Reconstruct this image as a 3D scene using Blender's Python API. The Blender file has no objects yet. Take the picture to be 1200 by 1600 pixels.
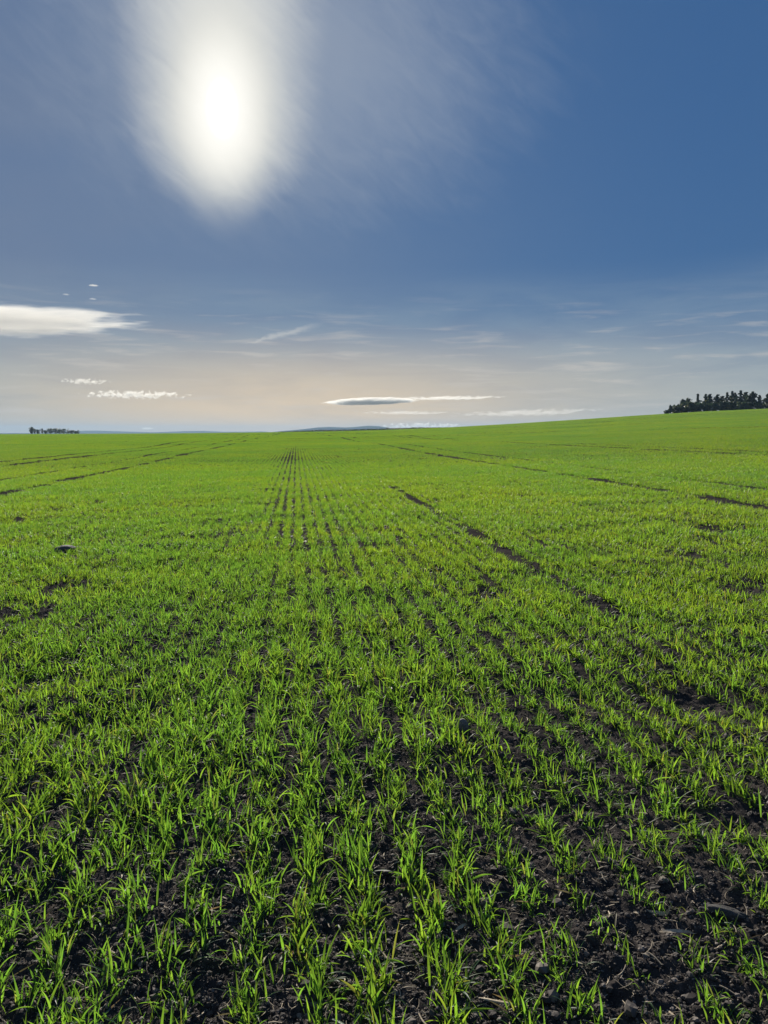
import bpy, bmesh, math, random
import numpy as np
from mathutils import Vector, Matrix
R = math.radians
random.seed(11)
rng = np.random.default_rng(11)
sc = bpy.context.scene
C = sc.collection

# ------------------------------------------------------------------ camera
EYE = 1.4
FPX = 1202.0                      # focal length in photo pixels (1200 x 1600)
HOR = 675.0
PITCH = math.atan((800 - HOR) / FPX)
cam = bpy.data.cameras.new('camera')
cam.sensor_fit = 'VERTICAL'
cam.sensor_height = 36.0
cam.lens = 36.0 * FPX / 1600.0
cam.clip_start = 0.05
cam.clip_end = 90000
co = bpy.data.objects.new('camera', cam)
co.location = (0, 0, EYE)
co.rotation_euler = (R(90) - PITCH, 0, 0)
C.objects.link(co)
sc.camera = co

def ray(px, py):
    """direction (right, forward, up) of a photo pixel"""
    x, y, f = px - 600.0, 800.0 - py, FPX
    return np.array([x, f * math.cos(PITCH) + y * math.sin(PITCH), y * math.cos(PITCH) - f * math.sin(PITCH)])
def azel(px, py):
    d = ray(px, py)
    return math.degrees(math.atan2(d[0], d[1])), math.degrees(math.atan2(d[2], math.hypot(d[0], d[1])))
def on_ground(px, py, z=0.0):
    d = ray(px, py)
    t = (z - EYE) / d[2]
    return d[0] * t, d[1] * t

# ------------------------------------------------------------------ light
SUN_AZ, SUN_EL = azel(347, 170)
sun = bpy.data.lights.new('sun', 'SUN')
sun.energy = 5.0
sun.angle = R(0.6)
sun.color = (1.0, 0.93, 0.82)
so = bpy.data.objects.new('sun', sun)
sdir = Vector((math.sin(R(SUN_AZ)) * math.cos(R(SUN_EL)), math.cos(R(SUN_AZ)) * math.cos(R(SUN_EL)), math.sin(R(SUN_EL))))
so.rotation_euler = sdir.to_track_quat('Z', 'Y').to_euler()
so.location = (0, 0, 50)
C.objects.link(so)

vs = sc.view_settings
sc.display_settings.display_device = 'sRGB'
vs.view_transform = 'Standard'; vs.look = 'None'; vs.gamma = 1.0; vs.use_curve_mapping = False
vs.exposure = 0.60

cy = sc.cycles
cy.max_bounces = 6; cy.diffuse_bounces = 3; cy.glossy_bounces = 2; cy.transmission_bounces = 4
cy.transparent_max_bounces = 16; cy.volume_bounces = 1
cy.caustics_reflective = False; cy.caustics_refractive = False
cy.use_denoising = True

# ------------------------------------------------------------------ node helper
class NT:
    def __init__(s, tree): s.t = tree; s.n = tree.nodes; s.l = tree.links
    def new(s, typ, **kw):
        n = s.n.new(typ)
        for k, v in kw.items(): setattr(n, k, v)
        return n
    def put(s, sock, v):
        if hasattr(v, 'is_output') or isinstance(v, bpy.types.NodeSocket): s.l.new(v, sock)
        elif isinstance(v, (tuple, list)) and len(v) == 3 and sock.type == 'RGBA': sock.default_value = (*v, 1)
        else: sock.default_value = v
    def m(s, op, a, b=0.0, c=0.0, clamp=False):
        n = s.new('ShaderNodeMath', operation=op, use_clamp=clamp)
        s.put(n.inputs[0], a)
        if len(n.inputs) > 1: s.put(n.inputs[1], b)
        if len(n.inputs) > 2: s.put(n.inputs[2], c)
        return n.outputs[0]
    def add(s, a, b): return s.m('ADD', a, b)
    def sub(s, a, b): return s.m('SUBTRACT', a, b)
    def mul(s, a, b): return s.m('MULTIPLY', a, b)
    def div(s, a, b): return s.m('DIVIDE', a, b)
    def ss(s, v, lo, hi, a=0.0, b=1.0):
        n = s.new('ShaderNodeMapRange', interpolation_type='SMOOTHSTEP')
        s.put(n.inputs['Value'], v); s.put(n.inputs['From Min'], lo); s.put(n.inputs['From Max'], hi)
        s.put(n.inputs['To Min'], a); s.put(n.inputs['To Max'], b)
        return n.outputs['Result']
    def mix(s, f, a, b, blend='MIX'):
        n = s.new('ShaderNodeMix', data_type='RGBA', blend_type=blend)
        s.put(n.inputs[0], f); s.put(n.inputs[6], a); s.put(n.inputs[7], b)
        return n.outputs[2]
    def vec(s, x, y, z):
        n = s.new('ShaderNodeCombineXYZ')
        for i, v in enumerate((x, y, z)): s.put(n.inputs[i], v)
        return n.outputs[0]
    def noise(s, v, scale, detail=3.0, rough=0.5, dist=0.0):
        n = s.new('ShaderNodeTexNoise')
        s.put(n.inputs['Vector'], v); n.inputs['Scale'].default_value = scale
        n.inputs['Detail'].default_value = detail; n.inputs['Roughness'].default_value = rough
        n.inputs['Distortion'].default_value = dist
        return n.outputs['Fac']

# ------------------------------------------------------------------ world: clear sky, cirrus veil, aureole round the sun
w = bpy.data.worlds.new('World'); sc.world = w; w.use_nodes = True
w.node_tree.nodes.clear()
T = NT(w.node_tree)
SKY_STRENGTH = 0.09
sky = T.new('ShaderNodeTexSky', sky_type='NISHITA')
sky.sun_disc = False
sky.sun_elevation = R(SUN_EL); sky.sun_rotation = R(SUN_AZ)
sky.altitude = 100; sky.air_density = 1.0; sky.dust_density = 0.3; sky.ozone_density = 2.0
tc = T.new('ShaderNodeTexCoord')
D = tc.outputs['Generated']
sep = T.new('ShaderNodeSeparateXYZ'); T.l.new(D, sep.inputs[0])
dx, dy, dz = sep.outputs
DEG = 180 / math.pi
el = T.mul(T.m('ARCSINE', T.m('MINIMUM', T.m('MAXIMUM', dz, -1.0), 1.0)), DEG)
az = T.mul(T.m('ARCTAN2', dx, dy), DEG)
def px_el(py): return azel(600, py)[1]
S = 1.0 / SKY_STRENGTH            # veil colours below are given as seen, before strength
EXPO = 2 ** vs.exposure
def col(r, g, b, k=1.0): return (r * S * k / EXPO, g * S * k / EXPO, b * S * k / EXPO)
base = T.mix(0.78, T.mix(1.0, sky.outputs[0], (0.24 * 1.275 / EXPO, 0.34 * 1.275 / EXPO, 0.42 * 1.275 / EXPO), 'MULTIPLY'), col(0.040, 0.118, 0.295))
# angle from the sun, level and upright
da = T.sub(az, SUN_AZ)
de = T.sub(el, SUN_EL)
flow = T.vec(T.mul(az, 0.06), T.mul(el, 0.35), 0.0)
n_streak = T.noise(flow, 1.6, 5, 0.6, 0.6)
n_fine = T.noise(T.vec(T.mul(az, 0.10), T.mul(el, 1.1), 3.0), 1.7, 4, 0.6, 0.4)
n_broad = T.noise(T.vec(T.mul(az, 0.035), T.mul(el, 0.07), 7.0), 1.6, 3, 0.5)
# thin veil of cirrostratus that thickens towards the sun's side of the sky
side = T.ss(da, -22.0, 36.0, 1.0, 0.0)
veil = T.mul(T.mul(side, T.ss(n_broad, 0.30, 0.72, 0.7, 1.05)), 0.70)
c1 = T.mix(veil, base, col(0.192, 0.238, 0.330))
# the layer below about eleven degrees: paler and streaked
edge = T.add(el, T.mul(T.sub(n_broad, 0.5), 1.6))
low = T.ss(edge, 12.0, 8.8, 0.0, 0.28)
low2 = T.ss(el, 10.5, 2.5, 0.0, 0.55)
lowf = T.mul(T.add(low, low2), T.ss(n_streak, 0.30, 0.68, 0.45, 1.0))
c2 = T.mix(lowf, c1, col(0.29, 0.375, 0.44))
# warm pale band at the horizon, warmest below the sun
hz = T.ss(T.add(el, T.mul(T.sub(n_streak, 0.5), 2.4)), 8.6, 1.2)
nearsun = T.m('POWER', 2.718, T.mul(T.mul(T.sub(az, -6.0), T.sub(az, -6.0)), -0.0019))
warm = T.mix(nearsun, col(0.335, 0.395, 0.415), col(0.80, 0.63, 0.425))
hzf = T.mul(hz, T.ss(n_streak, 0.25, 0.7, 0.72, 1.0))
c3 = T.mix(T.m('MINIMUM', hzf, 0.95), c2, warm)
# wisps in the low band
wisp = T.mul(T.ss(n_fine, 0.50, 0.72, 0.0, 0.42), T.mul(T.ss(el, 0.3, 1.5), T.ss(el, 11.0, 5.0)))
c3 = T.mix(wisp, c3, col(0.62, 0.58, 0.53))
# the trail-like cirrus streak
a0, e0 = azel(378, 538); a1, e1 = azel(508, 505)
L = math.hypot(a1 - a0, e1 - e0); ux, uy = (a1 - a0) / L, (e1 - e0) / L
sx = T.sub(az, a0); sy = T.sub(el, e0)
al = T.add(T.mul(sx, ux), T.mul(sy, uy)); ac = T.sub(T.mul(sy, ux), T.mul(sx, uy))
acn = T.add(ac, T.mul(T.sub(T.noise(T.vec(T.mul(az, 1.2), T.mul(el, 2.6), 1.0), 1.5, 4, 0.65), 0.5), 0.55))
wd = T.ss(al, 0.0, L * 0.5, 0.08, 0.30)
st = T.mul(T.ss(T.m('ABSOLUTE', acn), wd, 0.0), T.mul(T.ss(al, -0.2, 1.2), T.ss(al, L + 0.2, L * 0.55)))
c4 = T.mix(T.mul(st, 0.5), c3, col(0.62, 0.62, 0.60))
# aureole: the veil lit up round the sun, combed by cirrus fibres
along = T.sub(T.mul(da, 0.16), T.mul(de, 0.10)); cross = T.add(T.mul(de, 0.42), T.mul(da, 0.30))
fib = T.noise(T.vec(along, cross, 5.0), 1.5, 5, 0.62, 0.5)
fib2 = T.noise(T.vec(T.mul(along, 1.6), T.mul(cross, 4.0), 9.0), 1.5, 4, 0.6, 0.6)
fibc = T.add(T.sub(fib, 0.5), T.mul(T.sub(fib2, 0.5), 0.22))
up = T.ss(de, -1.0, 9.0, 0.0, 1.0)
wx = T.add(6.1, T.mul(up, 1.2)); wy = T.add(5.9, T.mul(up, 11.0))
ex = T.div(da, wx); ey = T.div(de, wy)
rad = T.m('SQRT', T.add(T.mul(ex, ex), T.mul(ey, ey)))
radn = T.add(rad, T.mul(fibc, 0.26))
g_mid = T.ss(radn, 1.20, 0.38)
exb = T.div(T.sub(da, 4.5), 20.0); eyb = T.div(T.sub(de, 3.5), 12.0)
radb = T.add(T.m('SQRT', T.add(T.mul(exb, exb), T.mul(eyb, eyb))), T.mul(fibc, 0.5))
g_wide = T.mul(T.ss(radb, 1.1, 0.1), 0.5)
c5 = T.mix(g_wide, c4, col(0.40, 0.45, 0.52))
c6 = T.mix(T.mul(g_mid, 0.93), c5, col(0.69, 0.70, 0.68))
exc = T.div(da, 1.75); eyc = T.div(de, 2.8)
radc = T.m('SQRT', T.add(T.mul(exc, exc), T.mul(eyc, eyc)))
core = T.ss(T.add(radc, T.mul(fibc, 0.25)), 2.1, 0.0)
warmth = T.ss(T.m('SQRT', T.add(T.mul(T.div(da, 3.6), T.div(da, 3.6)), T.mul(T.div(de, 6.5), T.div(de, 6.5)))), 1.3, 0.1)
c6 = T.mix(T.mul(warmth, 0.8), c6, col(0.90, 0.88, 0.78))
c7 = T.mix(core, c6, col(1.12, 1.10, 1.04))
disc = T.ss(radc, 0.7, 0.0)
c8 = T.mix(disc, c7, col(2.2, 2.15, 2.05))
bg = T.new('ShaderNodeBackground'); bg.inputs['Strength'].default_value = SKY_STRENGTH
T.l.new(c8, bg.inputs['Color'])
wo = T.new('ShaderNodeOutputWorld'); T.l.new(bg.outputs[0], wo.inputs['Surface'])

# ------------------------------------------------------------------ materials
def material(name):
    m = bpy.data.materials.new(name); m.use_nodes = True; m.node_tree.nodes.clear()
    t = NT(m.node_tree)
    return m, t, t.new('ShaderNodeOutputMaterial')

def leaf_material(name, refl, trans, tmix, rough, spec, dry=0.0, far=False):
    m, t, out = material(name)
    uv = t.new('ShaderNodeUVMap'); uv.uv_map = 'leaf'
    s = t.new('ShaderNodeSeparateXYZ'); t.l.new(uv.outputs[0], s.inputs[0])
    info = t.new('ShaderNodeObjectInfo')
    rnd = t.m('FRACT', t.add(t.mul(info.outputs['Random'], 3.7), s.outputs[0]))
    k = t.ss(rnd, 0.0, 1.0, 0.72, 1.28)
    blue = t.ss(t.m('FRACT', t.mul(rnd, 7.13)), 0.3, 1.0)
    rc = t.mix(blue, refl, (refl[0] * 0.7, refl[1] * 0.95, refl[2] * 1.9))
    tc_ = t.mix(t.ss(t.m('FRACT', t.mul(rnd, 4.31)), 0.2, 1.0), trans, (trans[0] * 1.35, trans[1] * 1.08, trans[2]))
    old = t.ss(t.m('FRACT', t.mul(rnd, 13.7)), 0.93, 0.97, 0.0, 0.7)
    rc = t.mix(old, rc, (0.15, 0.13, 0.04)); tc_ = t.mix(old, tc_, (0.34, 0.30, 0.04))
    tipf = t.mul(t.ss(s.outputs[1], 0.86, 1.0), t.ss(rnd, 0.40, 0.7, 0.0, 0.75))
    rc = t.mix(tipf, rc, (0.16, 0.13, 0.05)); tc_ = t.mix(tipf, tc_, (0.25, 0.2, 0.05))
    loc = info.outputs['Location']
    patch = t.add(t.mul(t.noise(loc, 0.09, 3, 0.55), 0.6), t.mul(t.noise(loc, 0.9, 3, 0.6), 0.4))
    tc_ = t.mix(t.ss(patch, 0.38, 0.62), t.mix(1.0, tc_, (0.80, 0.92, 1.25), 'MULTIPLY'), t.mix(1.0, tc_, (1.22, 1.06, 0.9), 'MULTIPLY'))
    sc1 = t.vec(k, k, k)
    rc = t.mix(1.0, rc, sc1, 'MULTIPLY'); tc_ = t.mix(1.0, tc_, sc1, 'MULTIPLY')
    p = t.new('ShaderNodeBsdfPrincipled')
    t.l.new(rc, p.inputs['Base Color']); p.inputs['Roughness'].default_value = rough
    p.inputs['Specular IOR Level'].default_value = spec
    tr = t.new('ShaderNodeBsdfTranslucent'); t.l.new(tc_, tr.inputs['Color'])
    mx = t.new('ShaderNodeMixShader'); mx.inputs[0].default_value = tmix
    t.l.new(p.outputs[0], mx.inputs[1]); t.l.new(tr.outputs[0], mx.inputs[2])
    t.l.new(mx.outputs[0], out.inputs['Surface'])
    return m

M_LEAF = leaf_material('leaf_blade', (0.054, 0.104, 0.038), (0.200, 0.390, 0.024), 0.58, 0.48, 0.28)
M_LEAF_FAR = leaf_material('leaf_blade_far', (0.050, 0.098, 0.038), (0.172, 0.340, 0.026), 0.58, 0.55, 0.18)
M_DRYLEAF = leaf_material('withered_leaf', (0.22, 0.18, 0.09), (0.22, 0.17, 0.06), 0.35, 0.5, 0.3)
M_CONIFER = leaf_material('conifer_needles', (0.042, 0.070, 0.052), (0.05, 0.08, 0.03), 0.3, 0.6, 0.25)
M_SHRUB = leaf_material('shrub_leaves', (0.045, 0.078, 0.045), (0.06, 0.10, 0.03), 0.3, 0.5, 0.3)

def plain(name, c1, c2, scale, rough=0.9, bump=0.0, spec=0.3, coord='Object'):
    m, t, out = material(name)
    tcn = t.new('ShaderNodeTexCoord')
    n = t.noise(tcn.outputs[coord], scale, 5, 0.65)
    c = t.mix(t.ss(n, 0.3, 0.7), c1, c2)
    p = t.new('ShaderNodeBsdfPrincipled'); t.l.new(c, p.inputs['Base Color'])
    p.inputs['Roughness'].default_value = rough; p.inputs['Specular IOR Level'].default_value = spec
    if bump:
        b = t.new('ShaderNodeBump'); b.inputs['Distance'].default_value = bump; b.inputs['Strength'].default_value = 0.8
        t.l.new(t.noise(tcn.outputs[coord], scale * 3, 5, 0.7), b.inputs['Height']); t.l.new(b.outputs[0], p.inputs['Normal'])
    t.l.new(p.outputs[0], out.inputs['Surface'])
    return m
M_BARK = plain('bark', (0.06, 0.045, 0.035), (0.10, 0.08, 0.065), 3.0)
M_STONE = plain('grey_stone', (0.16, 0.14, 0.12), (0.26, 0.23, 0.20), 18.0, 0.8, 0.004)
M_DARKSTONE = plain('dark_stone', (0.06, 0.058, 0.055), (0.11, 0.105, 0.10), 12.0, 0.85, 0.006)
M_STRAW = plain('dry_straw', (0.30, 0.23, 0.14), (0.48, 0.40, 0.29), 60.0, 0.7, 0.0006)
M_HILL = plain('wooded_hill', (0.035, 0.05, 0.035), (0.06, 0.075, 0.05), 0.004, 1.0, 0.0, 0.0)

# soil: dark loam with paler dry crumbs
M_SOIL, t, out = material('soil')
tcn = t.new('ShaderNodeTexCoord'); P = tcn.outputs['Object']
n1 = t.noise(P, 2.2, 4, 0.6); n2 = t.noise(P, 42.0, 4, 0.7); n3 = t.noise(P, 170.0, 3, 0.7)
c = t.mix(t.ss(n1, 0.3, 0.7), (0.032, 0.0295, 0.0285), (0.052, 0.046, 0.043))
c = t.mix(t.ss(n2, 0.52, 0.75), c, (0.11, 0.094, 0.082))
c = t.mix(t.mul(t.ss(t.noise(P, 5.5, 4, 0.65), 0.55, 0.75), 0.55), c, (0.12, 0.102, 0.088))
c = t.mix(t.ss(n3, 0.60, 0.8, 0.0, 0.6), c, (0.17, 0.142, 0.118))
p = t.new('ShaderNodeBsdfPrincipled'); t.l.new(c, p.inputs['Base Color'])
p.inputs['Roughness'].default_value = 1.0; p.inputs['Specular IOR Level'].default_value = 0.0
b = t.new('ShaderNodeBump'); b.inputs['Strength'].default_value = 0.9; b.inputs['Distance'].default_value = 0.006
t.l.new(t.add(t.mul(n2, 0.8), t.mul(n3, 0.45)), b.inputs['Height']); t.l.new(b.outputs[0], p.inputs['Normal'])
t.l.new(p.outputs[0], out.inputs['Surface'])

M_CRUMB, t, out = material('soil_crumb')
info = t.new('ShaderNodeObjectInfo')
c = t.mix(t.ss(info.outputs['Random'], 0.6, 1.0), (0.040, 0.034, 0.031), (0.17, 0.146, 0.126))
p = t.new('ShaderNodeBsdfPrincipled'); t.l.new(c, p.inputs['Base Color'])
p.inputs['Roughness'].default_value = 0.8; p.inputs['Specular IOR Level'].default_value = 0.2
t.l.new(p.outputs[0], out.inputs['Surface'])

# ------------------------------------------------------------------ numpy noise and ground
_perm = np.random.default_rng(5).random((256, 256))
def vnoise(x, y):
    xi = np.floor(x).astype(np.int64); yi = np.floor(y).astype(np.int64)
    fx = x - xi; fy = y - yi
    fx = fx * fx * (3 - 2 * fx); fy = fy * fy * (3 - 2 * fy)
    g = lambda a, b_: _perm[(a + b_ * 57) & 255, (b_ + a * 31) & 255]
    return (g(xi, yi) * (1 - fx) + g(xi + 1, yi) * fx) * (1 - fy) + (g(xi, yi + 1) * (1 - fx) + g(xi + 1, yi + 1) * fx) * fy
def fbm(x, y, o=4, gain=0.5):
    s = 0; a = 1; tot = 0
    for i in range(o):
        s = s + a * vnoise(x * 2 ** i + 17.3 * i, y * 2 ** i - 9.1 * i); tot += a; a *= gain
    return s / tot
def sstep(x, a, b_):
    q = np.clip((x - a) / (b_ - a), 0, 1); return q * q * (3 - 2 * q)

_hx = np.array([-400, 0, 300, 430, 520, 600, 700, 800, 900, 1000, 1100, 1200, 1400, 1700])
_hy = np.array([678, 678, 677, 675.5, 674, 672, 668, 662.5, 656.5, 650.5, 645.5, 642.5, 638, 636])
_haz = np.degrees(np.arctan((_hx - 600) / 1208.0))
_hel = (HOR - _hy) / 1208.0
def base_z(x, y):
    """field surface without clods: level near the camera, rising to a low ridge, falling away behind it"""
    x = np.asarray(x, float); y = np.asarray(y, float)
    r = np.hypot(x, y) + 1e-6
    a = np.degrees(np.arctan2(x, y))
    Rr = 460 + 560 * sstep(-a, 14, 20)
    H = EYE + Rr * np.interp(a, _haz, _hel)
    rise = np.clip(r / Rr, 0, 1) ** 1.25 * H
    fall = sstep(r, Rr + 25, Rr + 900) * (H + 16)
    und = (fbm(x / 23.0, y / 23.0, 3) - 0.5) * 0.5 * sstep(r, 15, 120)
    return rise - fall + und * (1 - sstep(r, 300, 460))

RA = R(azel(463, HOR)[0])                    # drill rows run this way
RU = np.array([math.sin(RA), math.cos(RA)]); RV = np.array([math.cos(RA), -math.sin(RA)])
ROW = 0.164
HOLES = []                                   # bare hollows: x, y, radius across, radius along, depth
for px, py, rx, ry, dep in ((150, 1128, .26, .22, .05), (35, 945, .62, .75, .03), (88, 915, .34, .5, .02), (30, 1062, .25, .22, .03), (1112, 842, .30, .38, .03), (1085, 885, .28, .40, .02),
                            (760, 930, .09, .5, .02), (215, 1295, .12, .2, .03), (270, 1345, .10, .16, .03), (325, 1245, .10, .14, .02), (1170, 935, .5, .4, .02),
                            (30, 1410, .16, .2, .02), (800, 1440, .12, .14, .015), (1085, 1105, .25, .2, .03), (95, 797, .25, .8, .02), (150, 787, .2, .6, .02), (15, 815, .3, .6, .02),
                            (1010, 1450, .13, .12, .01), (1130, 1420, .16, .08, .01), (940, 1300, .10, .16, .01), (1120, 1290, .2, .12, .02), (1050, 1560, .16, .10, .01), (724, 1172, .045, .10, 0.0)):
    hx_, hy_ = on_ground(px, py); HOLES.append((hx_, hy_, rx, ry, dep))
def hollow(x, y):
    q = np.zeros_like(x); d = np.zeros_like(x)
    for hx_, hy_, rx, ry, dep in HOLES:
        e = ((x - hx_) / rx) ** 2 + ((y - hy_) / ry) ** 2
        g = np.exp(-e * 0.9); q = np.maximum(q, g); d = d + g * dep
    return q, d
def ground_z(x, y):
    x = np.asarray(x, float); y = np.asarray(y, float)
    r = np.hypot(x, y)
    z = base_z(x, y)
    fade = 1 - sstep(r, 14, 40)
    n = (fbm(x / 0.55, y / 0.55, 2) - 0.5) * 0.055
    c_ = np.abs(fbm(x / 0.085, y / 0.085, 3, 0.6) - 0.5)
    n2_ = (0.16 - c_) * 0.06
    f2 = (fbm(x / 0.026 + 40, y / 0.026, 3, 0.7) - 0.5) * 0.03
    v = x * RV[0] + y * RV[1]
    ridge = np.cos((v - 0.02) / ROW * 2 * math.pi) * 0.006
    return z + fade * (n + n2_ + f2 + ridge - hollow(x, y)[1])

def mesh_np(name, V, F, mats, uv=None, smooth=False, mat_idx=None):
    """V (n,3), F (m,3|4) arrays -> mesh data"""
    me = bpy.data.meshes.new(name)
    V = np.asarray(V, np.float32); F = np.asarray(F, np.int32); k = F.shape[1]
    me.vertices.add(len(V)); me.vertices.foreach_set('co', V.ravel())
    me.loops.add(F.size); me.loops.foreach_set('vertex_index', F.ravel())
    me.polygons.add(len(F)); me.polygons.foreach_set('loop_start', np.arange(0, F.size, k, dtype=np.int32))
    if smooth: me.polygons.foreach_set('use_smooth', np.ones(len(F), bool))
    for m_ in mats: me.materials.append(m_)
    if mat_idx is not None: me.polygons.foreach_set('material_index', np.asarray(mat_idx, np.int32))
    if uv is not None:
        l = me.uv_layers.new(name='leaf'); l.data.foreach_set('uv', np.asarray(uv, np.float32)[F.ravel()].ravel())
    me.update(calc_edges=True); me.validate()
    return me
def link(name, me, parent=None, loc=None, **props):
    o = bpy.data.objects.new(name, me); C.objects.link(o)
    if parent is not None: o.parent = parent
    if loc is not None: o.location = loc
    for k, v in props.items(): o[k] = v
    return o

def polar_sheet(rs, az_deg):
    a = np.radians(az_deg); rr, aa = np.meshgrid(rs, a, indexing='ij')
    x = rr * np.sin(aa); y = rr * np.cos(aa)
    n, m_ = rr.shape
    i = np.arange(n * m_).reshape(n, m_)
    F = np.stack([i[:-1, :-1], i[:-1, 1:], i[1:, 1:], i[1:, :-1]], -1).reshape(-1, 4)[:, ::-1]
    return x.ravel(), y.ravel(), F
rs = [0.02, 0.5, 0.9]
r_ = 1.2
while r_ < 14000:
    rs.append(r_); r_ *= 1.0035 if r_ < 7 else 1.012 if r_ < 700 else 1.06
fine = np.arange(-36, 36.01, 0.24)
azs = np.concatenate([np.arange(-180, -36, 4.0), fine, np.arange(40, 180.1, 4.0)])
gx, gy, gF = polar_sheet(np.array(rs), azs)
link('field', mesh_np('field', np.stack([gx, gy, ground_z(gx, gy)], 1), gF, [M_SOIL], smooth=True), kind='structure')

# distant hills, well beyond the field
def hill_mesh(profile, dist, depth):
    """profile: photo pixels of the crest; a rounded ridge with front and back slopes"""
    px = np.arange(profile[0][0], profile[-1][0] + 0.1, 2.0)
    crest = np.interp(px, [q[0] for q in profile], [q[1] for q in profile])
    V = []
    offs = np.linspace(-1, 1, 9)
    for i, (a, b_) in enumerate(zip(px, crest)):
        d = ray(a, b_); s = dist / d[1]
        top = EYE + d[2] * s + 1.2 * (vnoise(np.array([i * 0.7]), np.array([dist]))[0] - 0.5)
        for o_ in offs:
            k = math.cos(o_ * math.pi / 2) ** 1.2
            yy = dist + o_ * depth
            V.append((d[0] / d[1] * yy, yy, -24 + (top + 24) * k))
    n = len(offs); i = np.arange(len(px) * n).reshape(len(px), n)
    F = np.stack([i[:-1, :-1], i[1:, :-1], i[1:, 1:], i[:-1, 1:]], -1).reshape(-1, 4)
    return mesh_np('hills', V, F, [M_HILL], smooth=True)
link('hills', hill_mesh([(405, 677), (440, 673.5), (470, 671), (497, 667.8), (515, 667), (540, 668), (557, 667), (575, 665.3), (592, 666), (606, 668), (640, 673), (700, 680)], 8200, 420), kind='structure')
link('hills', hill_mesh([(60, 677), (115, 673.3), (150, 672.8), (190, 674), (240, 675.5), (285, 673.8), (318, 673.2), (345, 674.6), (380, 674.6), (410, 674), (440, 677)], 11500, 420), kind='structure')

# ------------------------------------------------------------------ haze: one closed box of air
M_HAZE, t, out = material('haze')
pv = t.new('ShaderNodeVolumePrincipled')
pv.inputs['Color'].default_value = (0.52, 0.76, 1.0, 1); pv.inputs['Density'].default_value = 0.000075
pv.inputs['Anisotropy'].default_value = 0.0
t.l.new(pv.outputs[0], out.inputs['Volume'])
def box_mesh(name, lo, hi, mats):
    V = [(x, y, z) for x in (lo[0], hi[0]) for y in (lo[1], hi[1]) for z in (lo[2], hi[2])]
    F = [(0, 1, 3, 2), (4, 6, 7, 5), (0, 4, 5, 1), (2, 3, 7, 6), (0, 2, 6, 4), (1, 5, 7, 3)]
    return mesh_np(name, V, F, mats)
HAZE = True
if HAZE:
    link('haze', box_mesh('haze', (-14500, -14500, -30), (14500, 14500, 110), [M_HAZE]), kind='stuff')

# ------------------------------------------------------------------ leaves
def blade(length, width, lean, droop, twist, segs, across, kink=None):
    """one grass leaf from the origin, leaning over +X: returns V, F, t"""
    ts = np.linspace(0, 1, segs + 1)
    ang = lean + droop * ts ** 1.6
    if kink is not None: ang = ang + kink[1] * sstep(ts, kink[0], kink[0] + 0.12)
    step = length / segs
    x = np.concatenate([[0], np.cumsum(np.sin(ang[:-1]) * step)]); z = np.concatenate([[0], np.cumsum(np.cos(ang[:-1]) * step)])
    wdt = width * 0.5 * np.clip(0.45 + 2.2 * ts, 0, 1) * np.clip((1 - ts) / 0.55, 0, 1) ** 0.75
    tw = twist * ts
    V = []; tt = []
    for i in range(segs + 1):
        nrm = np.array([-math.cos(ang[i]), 0, math.sin(ang[i])]); side = np.array([0, 1.0, 0])
        s2 = side * math.cos(tw[i]) + nrm * math.sin(tw[i]); n2 = nrm * math.cos(tw[i]) - side * math.sin(tw[i])
        cpt = np.array([x[i], 0, z[i]])
        if across == 2:
            V += [cpt - s2 * wdt[i], cpt + s2 * wdt[i]]
        else:
            V += [cpt - s2 * wdt[i] + n2 * wdt[i] * 0.35, cpt, cpt + s2 * wdt[i] + n2 * wdt[i] * 0.35]
        tt += [ts[i]] * across
    i = np.arange((segs + 1) * across).reshape(segs + 1, across)
    F = np.stack([i[:-1, :-1], i[:-1, 1:], i[1:, 1:], i[1:, :-1]], -1).reshape(-1, 4)
    return np.array(V), F, np.array(tt)
def rand_blade(segs, across, scale=1.0, wide=1.0):
    u = rng.random()
    length = rng.uniform(0.040, 0.108) * scale
    if u < 0.38: lean, droop = rng.uniform(0.05, 0.5), rng.uniform(0.1, 0.8)
    elif u < 0.78: lean, droop = rng.uniform(0.3, 0.85), rng.uniform(0.5, 1.5)
    else: lean, droop = rng.uniform(0.75, 1.2), rng.uniform(0.3, 1.1)
    kink = (rng.uniform(0.35, 0.7), rng.uniform(0.4, 1.1)) if rng.random() < 0.12 else None
    return blade(length, rng.uniform(0.0036, 0.0074) * wide * (0.75 + 0.25 * scale), lean, droop, rng.normal(0, 0.9), segs, across, kink)
def rotz(V, a):
    c_, s_ = math.cos(a), math.sin(a)
    return np.stack([V[:, 0] * c_ - V[:, 1] * s_, V[:, 0] * s_ + V[:, 1] * c_, V[:, 2]], 1)
def tuft(n_leaves, segs, across, scale=1.0, wide=1.0, foot=(0.024, 0.034)):
    VV, FF, UU, off = [], [], [], 0
    for _ in range(n_leaves):
        V, F, tt = rand_blade(segs, across, scale * rng.uniform(0.75, 1.15), wide)
        V = rotz(V, rng.uniform(0, 2 * math.pi)) + np.array([rng.normal(0, foot[0]), rng.normal(0, foot[1]), -0.006])
        VV.append(V); FF.append(F + off); UU.append(np.stack([np.full(len(V), rng.random()), tt], 1)); off += len(V)
    return np.concatenate(VV), np.concatenate(FF), np.concatenate(UU)

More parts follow.
